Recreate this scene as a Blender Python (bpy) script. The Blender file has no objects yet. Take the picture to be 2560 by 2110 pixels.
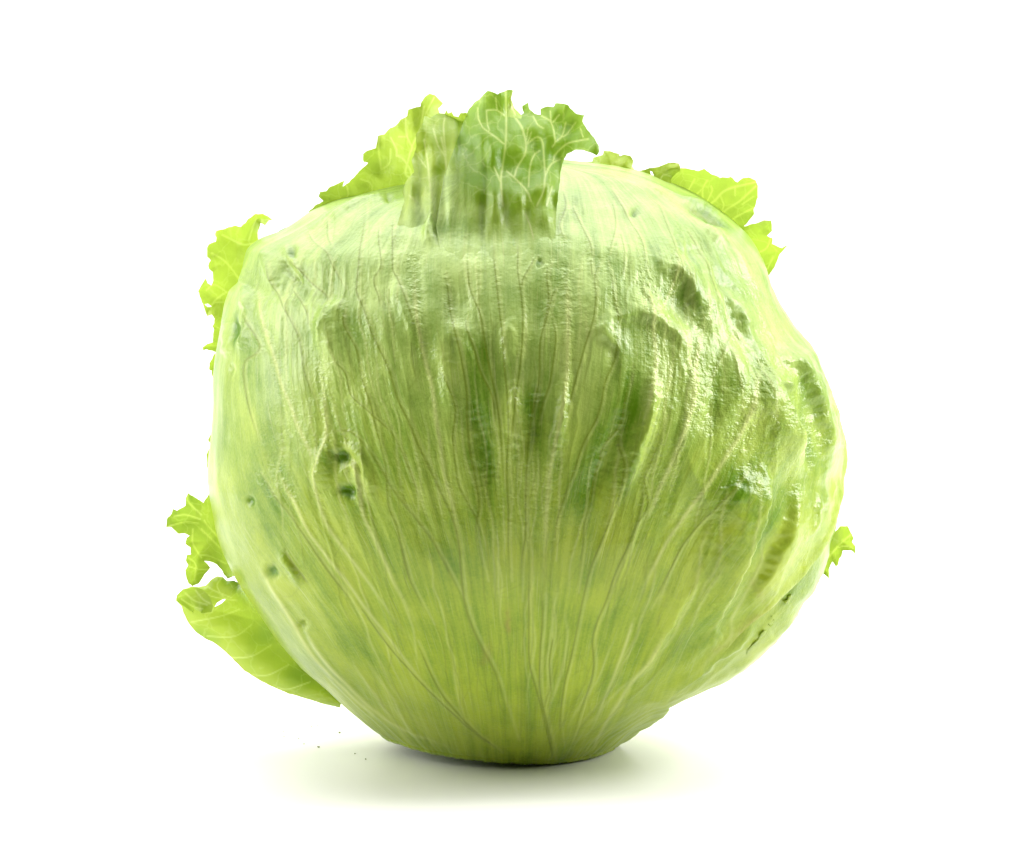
import bpy, math, random
import numpy as np
from mathutils import Vector
from mathutils.geometry import delaunay_2d_cdt

random.seed(7)
sc = bpy.context.scene
COL = sc.collection

# ------------------------------------------------------------------ camera
W_PX, H_PX = 2560.0, 2110.0
M_PX = 1.0e-4                      # one photo pixel is about 0.1 mm at the lettuce
DIST, PITCH = 1.3, math.radians(7.0)
ZT = 0.0827
FW = np.array([0, math.cos(PITCH), -math.sin(PITCH)])
UP = np.array([0, math.sin(PITCH), math.cos(PITCH)])
CAM = np.array([0, 0, ZT]) - FW * DIST
cam_d = bpy.data.cameras.new('camera')
cam = bpy.data.objects.new('camera', cam_d)
COL.objects.link(cam)
cam.location = CAM
cam.rotation_euler = (math.pi / 2 - PITCH, 0, 0)
cam_d.sensor_width = 36.0
cam_d.lens = 36.0 * DIST / (W_PX * M_PX)
cam_d.clip_start, cam_d.clip_end = 0.05, 50
sc.camera = cam

# ------------------------------------------------------------------ light
world = bpy.data.worlds.new('World')
sc.world = world
world.use_nodes = True
bg = world.node_tree.nodes['Background']
bg.inputs[0].default_value = (1, 0.99, 0.96, 1)
bg.inputs[1].default_value = 0.03


def area(name, loc, target, sx, sy, power, col=(1, 1, 1)):
    d = bpy.data.lights.new(name, 'AREA')
    d.shape = 'RECTANGLE'
    d.size, d.size_y = sx, sy
    d.energy = power
    d.color = col
    o = bpy.data.objects.new(name, d)
    COL.objects.link(o)
    o.location = loc
    o.rotation_euler = (Vector(target) - Vector(loc)).to_track_quat('-Z', 'Y').to_euler()
    return o


area('overhead_softbox', (0.0, 0.38, 0.95), (0, 0.10, 0), 1.8, 1.3, 20.5, (1, 0.99, 0.96))
area('left_softbox', (-0.72, 0.06, 0.40), (0, 0, 0.09), 0.45, 0.6, 7.5, (1, 0.99, 0.96))
area('right_softbox', (0.62, 0.10, 0.42), (0, 0, 0.09), 0.28, 0.45, 8.0, (1, 0.99, 0.97))
area('backdrop_lamp', (0.0, 0.55, 1.3), (0, 1.3, 0.3), 1.6, 0.3, 20.0)

sc.view_settings.view_transform = 'Standard'
sc.view_settings.look = 'None'
sc.view_settings.exposure = 0.0
sc.view_settings.gamma = 1.0
sc.render.engine = 'CYCLES'
sc.cycles.max_bounces = 7
sc.cycles.diffuse_bounces = 4
sc.cycles.transmission_bounces = 5

# ------------------------------------------------------------------ helpers: projection


def project(P):
    """world points (n,3) -> photo pixels"""
    r = P - CAM
    t = r @ FW
    x = r[..., 0] / t * DIST / M_PX + W_PX / 2
    y = H_PX / 2 - (r @ UP) / t * DIST / M_PX
    return x, y


def unproject(px, py, Y):
    """photo pixel + distance plane y=Y -> world point"""
    px, py, Y = np.broadcast_arrays(np.asarray(px, float), np.asarray(py, float), np.asarray(Y, float))
    a = (px - W_PX / 2) * M_PX / DIST
    b = (H_PX / 2 - py) * M_PX / DIST
    d = FW + a[..., None] * np.array([1.0, 0, 0]) + b[..., None] * UP
    t = (Y - CAM[1]) / d[..., 1]
    return CAM + d * t[..., None]


K = 2106.0 / 2560.0                # coordinates read off the full view


def F(*pts):
    return [(x / K, y / K) for x, y in pts]


def Z(x0, y0, s, pts):
    """coordinates read off an enlarged region"""
    return [(x0 + x / s, y0 + y / s) for x, y in pts]


# ------------------------------------------------------------------ helpers: noise
_rng = np.random.RandomState(11)
_perm = np.concatenate([_rng.permutation(512)] * 3)
_grad = _rng.normal(size=(512, 3))
_grad /= np.linalg.norm(_grad, axis=1)[:, None]


def pn(x, y, z=0.0):
    x, y, z = np.broadcast_arrays(np.asarray(x, float), np.asarray(y, float), np.asarray(z, float))
    xi, yi, zi = np.floor(x).astype(int), np.floor(y).astype(int), np.floor(z).astype(int)
    xf, yf, zf = x - xi, y - yi, z - zi
    u, v, w = (f * f * f * (f * (f * 6 - 15) + 10) for f in (xf, yf, zf))
    out = 0.0
    for dx in (0, 1):
        wx = u if dx else 1 - u
        for dy in (0, 1):
            wy = v if dy else 1 - v
            for dz in (0, 1):
                wz = w if dz else 1 - w
                h = _perm[_perm[_perm[(xi + dx) & 511] + ((yi + dy) & 511)] + ((zi + dz) & 511)]
                g = _grad[h & 511]
                out = out + wx * wy * wz * (g[..., 0] * (xf - dx) + g[..., 1] * (yf - dy) + g[..., 2] * (zf - dz))
    return out


def fbm(x, y, z=0.0, o=3, gain=0.5):
    s, a, f = 0.0, 1.0, 1.0
    for i in range(o):
        s = s + a * pn(x * f + 17.3 * i, y * f - 9.1 * i, np.asarray(z) * f)
        a *= gain
        f *= 2.03
    return s


def sstep(a, b, x):
    t = np.clip((x - a) / (b - a), 0, 1)
    return t * t * (3 - 2 * t)


# ------------------------------------------------------------------ helpers: maps over the front of the head
RES = 2.0
MW, MH = int(W_PX / RES), int(H_PX / RES)


def smooth_poly(pts, n=8):
    p = np.array(pts, float)
    if len(p) < 3:
        t = np.linspace(0, 1, n)[:, None]
        return p[0] * (1 - t) + p[-1] * t
    q = np.vstack([2 * p[0] - p[1], p, 2 * p[-1] - p[-2]])
    out = []
    for i in range(1, len(q) - 2):
        for t in np.linspace(0, 1, n, endpoint=False):
            out.append(0.5 * (2 * q[i] + (q[i + 1] - q[i - 1]) * t + (2 * q[i - 1] - 5 * q[i] + 4 * q[i + 1] - q[i + 2]) * t * t
                              + (3 * q[i] - q[i - 1] - 3 * q[i + 1] + q[i + 2]) * t ** 3))
    out.append(p[-1])
    return np.array(out)


def stroke(mp, pts, w0, w1=None, amp=1.0, amp1=None, mode='max', n=6, cut=2.6, taper=0.0):
    """paint a gaussian-section line of half width w (photo px) along pts into map mp"""
    w1 = w0 if w1 is None else w1
    amp1 = amp if amp1 is None else amp1
    P = smooth_poly(pts, n)
    L = len(P) - 1
    best = {}
    xs0 = max(int((P[:, 0].min() - cut * max(w0, w1)) / RES), 0)
    xs1 = min(int((P[:, 0].max() + cut * max(w0, w1)) / RES) + 2, MW)
    ys0 = max(int((P[:, 1].min() - cut * max(w0, w1)) / RES), 0)
    ys1 = min(int((P[:, 1].max() + cut * max(w0, w1)) / RES) + 2, MH)
    if xs1 <= xs0 or ys1 <= ys0:
        return
    loc = np.zeros((ys1 - ys0, xs1 - xs0))
    for i in range(L):
        f = i / max(L - 1, 1)
        w = w0 + (w1 - w0) * f
        a = abs(amp + (amp1 - amp) * f)
        if taper:
            a *= float(sstep(-0.02, taper, f) * sstep(1.02, 1 - taper, f))
        A, B = P[i], P[i + 1]
        m = cut * w
        x0 = max(int((min(A[0], B[0]) - m) / RES), xs0)
        x1 = min(int((max(A[0], B[0]) + m) / RES) + 2, xs1)
        y0 = max(int((min(A[1], B[1]) - m) / RES), ys0)
        y1 = min(int((max(A[1], B[1]) + m) / RES) + 2, ys1)
        if x1 <= x0 or y1 <= y0:
            continue
        gx, gy = np.meshgrid(np.arange(x0, x1) * RES, np.arange(y0, y1) * RES)
        d = B - A
        t = np.clip(((gx - A[0]) * d[0] + (gy - A[1]) * d[1]) / (d @ d + 1e-9), 0, 1)
        r2 = (gx - A[0] - t * d[0]) ** 2 + (gy - A[1] - t * d[1]) ** 2
        g = a * np.exp(-r2 / (w * w))
        sl = loc[y0 - ys0:y1 - ys0, x0 - xs0:x1 - xs0]
        np.maximum(sl, g, out=sl)
    tgt = mp[ys0:ys1, xs0:xs1]
    if mode == 'max':
        np.maximum(tgt, loc, out=tgt)
    else:
        tgt += loc * (1 if amp >= 0 else -1)


def fold(mp, pts, wl, wr, a, taper=0.35):
    """a pleat: gentle on one side of the line, steep on the other (wl left of the direction of travel as seen, wr right), px of the full view"""
    P = smooth_poly(pts, 8)
    wl, wr = wl / K, wr / K
    m = 2.6 * max(wl, wr)
    x0, x1 = max(int((P[:, 0].min() - m) / RES), 0), min(int((P[:, 0].max() + m) / RES) + 2, MW)
    y0, y1 = max(int((P[:, 1].min() - m) / RES), 0), min(int((P[:, 1].max() + m) / RES) + 2, MH)
    gx, gy = np.meshgrid(np.arange(x0, x1) * RES, np.arange(y0, y1) * RES)
    best, sd, ff = np.full(gx.shape, 1e9), np.zeros(gx.shape), np.zeros(gx.shape)
    L = len(P) - 1
    for i in range(L):
        A, B = P[i], P[i + 1]
        d = B - A
        t = np.clip(((gx - A[0]) * d[0] + (gy - A[1]) * d[1]) / (d @ d + 1e-9), 0, 1)
        r = np.hypot(gx - A[0] - t * d[0], gy - A[1] - t * d[1])
        c = d[0] * (gy - A[1]) - d[1] * (gx - A[0])
        k = r < best
        best[k], sd[k], ff[k] = r[k], c[k], ((i + t) / L)[k]
    w = np.where(sd < 0, wl, wr)
    mp[y0:y1, x0:x1] += a * np.exp(-(best / w) ** 2) * sstep(-0.02, taper, ff) * sstep(1.02, 1 - taper, ff)


def blob(mp, c, rx, ry, amp, ang=0.0):
    r = 2.6 * max(rx, ry)
    x0, x1 = max(int((c[0] - r) / RES), 0), min(int((c[0] + r) / RES), MW)
    y0, y1 = max(int((c[1] - r) / RES), 0), min(int((c[1] + r) / RES), MH)
    gx, gy = np.meshgrid(np.arange(x0, x1) * RES - c[0], np.arange(y0, y1) * RES - c[1])
    ca, sa = math.cos(ang), math.sin(ang)
    u, v = gx * ca + gy * sa, -gx * sa + gy * ca
    mp[y0:y1, x0:x1] += amp * np.exp(-(u / rx) ** 2 - (v / ry) ** 2)


def sample(mp, px, py):
    x = np.clip(px / RES, 0, MW - 1.001)
    y = np.clip(py / RES, 0, MH - 1.001)
    xi, yi = x.astype(int), y.astype(int)
    xf, yf = x - xi, y - yi
    return (mp[yi, xi] * (1 - xf) * (1 - yf) + mp[yi, xi + 1] * xf * (1 - yf)
            + mp[yi + 1, xi] * (1 - xf) * yf + mp[yi + 1, xi + 1] * xf * yf)


# ------------------------------------------------------------------ materials
def new_mat(name):
    m = bpy.data.materials.new(name)
    m.use_nodes = True
    nt = m.node_tree
    for n in list(nt.nodes):
        nt.nodes.remove(n)
    out = nt.nodes.new('ShaderNodeOutputMaterial')
    return m, nt, out


def N(nt, typ, **kw):
    n = nt.nodes.new(typ)
    for k, v in kw.items():
        setattr(n, k, v)
    return n


def attr(nt, name):
    return N(nt, 'ShaderNodeAttribute', attribute_name=name)


def mixc(nt, fac, a, b):
    n = N(nt, 'ShaderNodeMix', data_type='RGBA')
    for s, v in ((0, fac), (6, a), (7, b)):
        if isinstance(v, (tuple, float, int)):
            n.inputs[s].default_value = v if not isinstance(v, tuple) else (*v, 1)
        else:
            nt.links.new(v, n.inputs[s])
    return n.outputs[2]


def math_n(nt, op, a, b=0.0, clamp=False):
    n = N(nt, 'ShaderNodeMath', operation=op, use_clamp=clamp)
    for s, v in ((0, a), (1, b)):
        if isinstance(v, (float, int)):
            n.inputs[s].default_value = v
        else:
            nt.links.new(v, n.inputs[s])
    return n.outputs[0]


def noise_n(nt, vec, scale, detail=3.0, rough=0.55, mapping=None):
    if mapping:
        mp = N(nt, 'ShaderNodeMapping')
        mp.inputs['Scale'].default_value = mapping
        nt.links.new(vec, mp.inputs[0])
        vec = mp.outputs[0]
    n = N(nt, 'ShaderNodeTexNoise')
    n.inputs['Scale'].default_value = scale
    n.inputs['Detail'].default_value = detail
    n.inputs['Roughness'].default_value = rough
    nt.links.new(vec, n.inputs['Vector'])
    return n.outputs[0]


def ramp(nt, fac, a, b):
    n = N(nt, 'ShaderNodeMapRange', interpolation_type='SMOOTHSTEP')
    nt.links.new(fac, n.inputs[0])
    n.inputs[1].default_value, n.inputs[2].default_value = a, b
    return n.outputs[0]


def leaf_material(name, transl, translcol, bump_d):
    """all leaf skin: thick pale outer tissue (frill 0) running into thin green frilled edges (frill 1)"""
    m, nt, out = new_mat(name)
    flow = attr(nt, 'flow').outputs['Vector']
    tint, vein = attr(nt, 'tint').outputs['Fac'], attr(nt, 'vein').outputs['Fac']
    rib, lad = attr(nt, 'rib').outputs['Fac'], attr(nt, 'ladder').outputs['Fac']
    fr = attr(nt, 'frill').outputs['Fac']
    geo = N(nt, 'ShaderNodeTexCoord')
    obj = geo.outputs['Object']
    sep = N(nt, 'ShaderNodeSeparateXYZ')
    nt.links.new(flow, sep.inputs[0])
    low = ramp(nt, math_n(nt, 'ADD', sep.outputs[1], math_n(nt, 'MULTIPLY', noise_n(nt, obj, 60.0, 3.0), 0.5)), 0.85, 1.75)
    body = mixc(nt, low, (0.43, 0.58, 0.155), (0.355, 0.45, 0.030))       # minty towards the tip, yellower towards the stem; lower shade and floor bounce painted in
    pale = mixc(nt, fr, body, (0.47, 0.58, 0.065))
    green = mixc(nt, fr, (0.105, 0.225, 0.003), (0.17, 0.33, 0.006))
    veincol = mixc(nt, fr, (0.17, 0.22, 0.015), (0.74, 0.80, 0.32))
    ribcol = (0.58, 0.63, 0.22)
    fibre = noise_n(nt, flow, 1.0, 4.0, 0.6, (130, 7, 1))
    fibre2 = noise_n(nt, flow, 1.0, 3.0, 0.55, (34, 5, 1))
    cells = noise_n(nt, obj, 1500.0, 3.0, 0.6)
    mott = noise_n(nt, obj, 130.0, 5.0, 0.62)
    ms = math_n(nt, 'MULTIPLY', math_n(nt, 'SUBTRACT', 1.3, fr), 0.75)
    v = math_n(nt, 'MULTIPLY', math_n(nt, 'SUBTRACT', fibre2, 0.5), 1.0)
    v = math_n(nt, 'ADD', v, math_n(nt, 'MULTIPLY', math_n(nt, 'SUBTRACT', mott, 0.5), 0.9))
    v = math_n(nt, 'ADD', v, math_n(nt, 'MULTIPLY', math_n(nt, 'SUBTRACT', fibre, 0.5), 0.55))
    v = math_n(nt, 'ADD', v, math_n(nt, 'MULTIPLY', math_n(nt, 'SUBTRACT', cells, 0.5), 0.6))
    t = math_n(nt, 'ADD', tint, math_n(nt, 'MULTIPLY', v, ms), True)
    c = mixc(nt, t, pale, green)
    streak = math_n(nt, 'MULTIPLY', ramp(nt, fibre, 0.56, 0.72), math_n(nt, 'MULTIPLY', math_n(nt, 'SUBTRACT', 1.0, fr), 0.35))
    c = mixc(nt, streak, c, ribcol)
    c = mixc(nt, rib, c, ribcol)
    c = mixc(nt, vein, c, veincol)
    vo = N(nt, 'ShaderNodeTexVoronoi', feature='DISTANCE_TO_EDGE')
    vo.inputs['Scale'].default_value = 150.0
    wob = N(nt, 'ShaderNodeVectorMath', operation='MULTIPLY_ADD')
    nw = N(nt, 'ShaderNodeTexNoise')
    nw.inputs['Scale'].default_value = 260.0
    nt.links.new(obj, nw.inputs['Vector'])
    nt.links.new(nw.outputs[1], wob.inputs[0])
    wob.inputs[1].default_value = (0.004, 0.004, 0.004)
    nt.links.new(obj, wob.inputs[2])
    nt.links.new(wob.outputs[0], vo.inputs['Vector'])
    net = math_n(nt, 'MULTIPLY', math_n(nt, 'SUBTRACT', 1.0, ramp(nt, vo.outputs[0], 0.0, 0.055)), math_n(nt, 'MULTIPLY', fr, 0.22))
    c = mixc(nt, net, c, veincol)
    rust = math_n(nt, 'MULTIPLY', attr(nt, 'rust').outputs['Fac'], ramp(nt, mott, 0.35, 0.65))
    c = mixc(nt, rust, c, (0.33, 0.20, 0.05))
    # relief: fibres, skin cells, little cross wrinkles beside the veins
    wr = noise_n(nt, flow, 1.0, 2.0, 0.6, (26, 75, 1))
    peel = noise_n(nt, obj, 620.0, 2.0, 0.6)
    fine = noise_n(nt, obj, 380.0, 3.0, 0.6)
    h = math_n(nt, 'MULTIPLY', fibre, 0.28)
    h = math_n(nt, 'ADD', h, math_n(nt, 'MULTIPLY', cells, 0.24))
    h = math_n(nt, 'ADD', h, math_n(nt, 'MULTIPLY', fine, 0.35))
    wp = math_n(nt, 'ADD', math_n(nt, 'MULTIPLY', wr, 1.5), math_n(nt, 'MULTIPLY', peel, 1.6))
    h = math_n(nt, 'ADD', h, math_n(nt, 'MULTIPLY', wp, lad))
    b = N(nt, 'ShaderNodeBump')
    b.inputs['Strength'].default_value = 1.0
    b.inputs['Distance'].default_value = bump_d
    nt.links.new(h, b.inputs['Height'])
    p = N(nt, 'ShaderNodeBsdfPrincipled')
    nt.links.new(c, p.inputs['Base Color'])
    nt.links.new(b.outputs[0], p.inputs['Normal'])
    p.inputs['Roughness'].default_value = 0.31
    p.inputs['Specular IOR Level'].default_value = 0.55
    p.inputs['IOR'].default_value = 1.4
    last = p.outputs[0]
    if transl > 0:
        tr = N(nt, 'ShaderNodeBsdfTranslucent')
        tc = N(nt, 'ShaderNodeMix', data_type='RGBA', blend_type='MULTIPLY')
        tc.inputs[0].default_value = 1.0
        tc.inputs[7].default_value = (*translcol, 1)
        g = mixc(nt, 0.30, c, (1, 1, 1))
        nt.links.new(g, tc.inputs[6])
        nt.links.new(tc.outputs[2], tr.inputs[0])
        nt.links.new(b.outputs[0], tr.inputs[1])
        mx = N(nt, 'ShaderNodeMixShader')
        nt.links.new(math_n(nt, 'MULTIPLY', attr(nt, 'thin').outputs['Fac'], transl), mx.inputs[0])
        nt.links.new(last, mx.inputs[1])
        nt.links.new(tr.outputs[0], mx.inputs[2])
        last = mx.outputs[0]
    nt.links.new(last, out.inputs[0])
    return m


M_BODY = leaf_material('lettuce_leaf_skin', 1.0, (0.66, 0.82, 0.17), 0.00030)
M_FRILL = M_BODY


def white_material():
    m, nt, out = new_mat('white_studio_paper')
    p = N(nt, 'ShaderNodeBsdfPrincipled')
    tc = N(nt, 'ShaderNodeTexCoord')
    n = noise_n(nt, tc.outputs['Object'], 40.0, 4.0)
    c = mixc(nt, n, (0.90, 0.90, 0.885), (0.92, 0.92, 0.905))
    nt.links.new(c, p.inputs['Base Color'])
    n2 = noise_n(nt, tc.outputs['Object'], 900.0, 3.0)
    b = N(nt, 'ShaderNodeBump')
    b.inputs['Strength'].default_value = 0.25
    b.inputs['Distance'].default_value = 0.0001
    nt.links.new(n2, b.inputs['Height'])
    nt.links.new(b.outputs[0], p.inputs['Normal'])
    p.inputs['Roughness'].default_value = 0.42
    p.inputs['Specular IOR Level'].default_value = 0.3
    nt.links.new(p.outputs[0], out.inputs[0])
    return m


def crumb_material():
    m, nt, out = new_mat('crumb_skin')
    p = N(nt, 'ShaderNodeBsdfPrincipled')
    tc = N(nt, 'ShaderNodeTexCoord')
    n = noise_n(nt, tc.outputs['Object'], 3000.0, 3.0)
    nt.links.new(mixc(nt, n, (0.16, 0.17, 0.05), (0.42, 0.45, 0.22)), p.inputs['Base Color'])
    p.inputs['Roughness'].default_value = 0.7
    nt.links.new(p.outputs[0], out.inputs[0])
    return m


# ------------------------------------------------------------------ setting: white sweep
def mesh_obj(name, verts, faces, mat, parent=None, attrs=None, smooth=True):
    me = bpy.data.meshes.new(name)
    verts = np.asarray(verts, np.float32)
    faces = np.asarray(faces, np.int32)
    k = faces.shape[1]
    me.vertices.add(len(verts))
    me.vertices.foreach_set('co', verts.ravel())
    me.loops.add(faces.size)
    me.loops.foreach_set('vertex_index', faces.ravel())
    me.polygons.add(len(faces))
    me.polygons.foreach_set('loop_start', np.arange(0, faces.size, k, dtype=np.int32))
    me.update(calc_edges=True)
    me.validate()
    me.polygons.foreach_set('use_smooth', np.full(len(me.polygons), smooth))
    for nm, a in (attrs or {}).items():
        a = np.asarray(a, np.float32)
        if a.ndim == 2:
            at = me.attributes.new(nm, 'FLOAT_VECTOR', 'POINT')
            at.data.foreach_set('vector', a.ravel())
        else:
            at = me.attributes.new(nm, 'FLOAT', 'POINT')
            at.data.foreach_set('value', a)
    me.materials.append(mat)
    o = bpy.data.objects.new(name, me)
    COL.objects.link(o)
    o.parent = parent
    return o


def grid_faces(nr, nc):
    i = np.arange(nr * nc).reshape(nr, nc)
    return np.stack([i[:-1, :-1], i[:-1, 1:], i[1:, 1:], i[1:, :-1]], -1).reshape(-1, 4)


prof = [(-2.2, 0.0), (-1.0, 0.0), (0.0, 0.0), (0.9, 0.0)]
for a in np.linspace(0, math.pi / 2, 16)[1:]:
    prof.append((0.9 + 0.5 * math.sin(a), 0.5 - 0.5 * math.cos(a)))
prof.append((1.4, 1.9))
vs = [(x, y, z) for y, z in prof for x in (-2.2, -0.7, 0.7, 2.2)]
M_WHITE = white_material()
o = mesh_obj('backdrop', vs, grid_faces(len(prof), 4), M_WHITE)
o['kind'] = 'structure'
o['label'] = 'seamless white paper sweep under and behind the lettuce'

# ------------------------------------------------------------------ the head's overall form
# left and right outline of the head, read off the full view: (y, left, right)
OUT = np.array([
    (334, 1130, 1175), (338, 1090, 1205), (343, 1045, 1240), (353, 985, 1285), (372, 890, 1335), (400, 790, 1385), (430, 695, 1440),
    (455, 640, 1478), (480, 604, 1508), (497, 575, 1526), (510, 540, 1538), (530, 515, 1552), (560, 506, 1568),
    (595, 498, 1580), (612, 476, 1586), (640, 466, 1602), (670, 461, 1622), (700, 457, 1645), (750, 449, 1680),
    (800, 444, 1703), (850, 441, 1717), (900, 437, 1725), (950, 432, 1729), (1000, 428, 1731), (1050, 430, 1731),
    (1100, 440, 1724), (1150, 455, 1708), (1200, 478, 1684), (1250, 508, 1656), (1300, 541, 1623), (1350, 575, 1572),
    (1400, 614, 1508), (1450, 668, 1408), (1500, 724, 1322), (1530, 760, 1290), (1543, 780, 1272)], float) / K
OUT[:7, 0] += (430 / K - OUT[:7, 0]) * 0.26
OUT[6:, 1] += 8
OUT[6:, 2] -= 10


def gsm(a, n):
    k = np.exp(-np.linspace(-2, 2, 2 * n + 1) ** 2)
    k /= k.sum()
    return np.convolve(np.pad(a, n, 'reflect', reflect_type='odd'), k, 'valid')


AX = 1305.0                        # photo column of the head's axis


def profile(n):
    """rows from the crown to the foot: height, axis, left half width, right half width, half depth"""
    y = np.linspace(OUT[0, 0], OUT[-1, 0], 4000)
    xl, xr = np.interp(y, OUT[:, 0], OUT[:, 1]), np.interp(y, OUT[:, 0], OUT[:, 2])
    xl, xr = gsm(xl, 40), gsm(xr, 40)
    ax = AX + (0.5 * (xl[0] + xr[0]) - AX) * sstep(520, 390, y) + (0.5 * (xl[-1] + xr[-1]) - AX) * sstep(1450, 1876, y)
    ax = gsm(ax, 300)
    wl, wr = (ax - xl) * M_PX, (xr - ax) * M_PX
    P = unproject(ax, y, 0.0)
    z = P[:, 2] - P[-1, 2] + 0.0015
    cx = P[:, 0]
    wm = gsm((wl + wr) / 2, 260)
    zc, hh = 0.078, z[0] - 0.078 + 0.0004
    up = 0.0735 * np.sqrt(np.clip(1 - (np.clip(z - zc, 0, None) / hh) ** 2.0, 1e-6, 1))
    k = sstep(0.055, 0.085, z)
    dd = (1 - k) * np.minimum(wm * 0.95, 0.0735) + k * np.minimum(up, np.maximum(wl, wr) * 1.05)
    dd = gsm(dd, 480)
    dd = np.minimum(dd, np.sqrt(np.clip(z[0] + 0.0005 - z, 1e-7, None) / 0.0005) * 0.0112)
    # rounded underside
    a = np.linspace(0, 1, 200)[1:]
    z = np.concatenate([z, z[-1] - 0.0015 * np.sin(a * math.pi / 2)])
    sh = 1 - 0.16 * a ** 2
    wl, wr, dd = (np.concatenate([q, q[-1] * sh]) for q in (wl, wr, dd))
    cx = np.concatenate([cx, np.full(199, cx[-1])])
    # closed top
    z = np.concatenate([[z[0] + 0.0006], z])
    wl, wr, dd = (np.concatenate([[1e-5], np.maximum(q, 2e-5)]) for q in (wl, wr, dd))
    cx = np.concatenate([[cx[0]], cx])
    s = np.concatenate([[0], np.cumsum(np.hypot(np.diff(z), 0.6 * np.diff(dd) + 0.2 * np.diff(wl) + 0.2 * np.diff(wr)))])
    t = np.linspace(0, s[-1], n)
    return np.interp(t, s, z), np.stack([np.interp(t, s, q) for q in (cx, wl, wr, dd)], -1)


def head_points(z, S, phi, off=0.0):
    """z, S (rows) and phi (rows x cols) -> points; phi 0 faces the front"""
    cx, wl, wr, d = (S[:, i:i + 1] for i in range(4))
    sn = np.sin(phi)
    k = 0.5 + 0.5 * np.tanh(sn * 3.0)
    x = cx + (wl + (wr - wl) * k + off) * sn
    y = -(d + off) * np.cos(phi)
    # the foot stands slightly tilted: its left side lifts off the table
    lift = 0.0030 * np.clip(-(x - 0.012) / 0.04, 0, 1) ** 1.2 * sstep(0.06, 0.0, z)[:, None]
    return np.stack([x, y, np.broadcast_to(z[:, None], x.shape) + lift], -1)


def grid_normals(P):
    du = np.gradient(P, axis=1)
    dv = np.gradient(P, axis=0)
    n = np.cross(dv, du)
    n /= np.linalg.norm(n, axis=-1, keepdims=True) + 1e-12
    return n


# ------------------------------------------------------------------ flow field of the fibres
FT_Y = np.arange(100, 2000, 10.0)
FT_F = gsm(np.interp(FT_Y, [150, 521, 892, 1052, 1200, 1400, 1600, 1760, 1920], [1.25, 1.12, 1.0, 0.86, 0.70, 0.54, 0.42, 0.34, 0.26]), 14)


def flow_q(px, py, s):
    f = np.interp(py, FT_Y, FT_F)
    qi = (px - 1310.0) / 740.0 / f
    k = np.clip(np.abs(s), 0, 1) ** 1.6
    return (1 - k) * qi + k * s * 1.25


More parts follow.
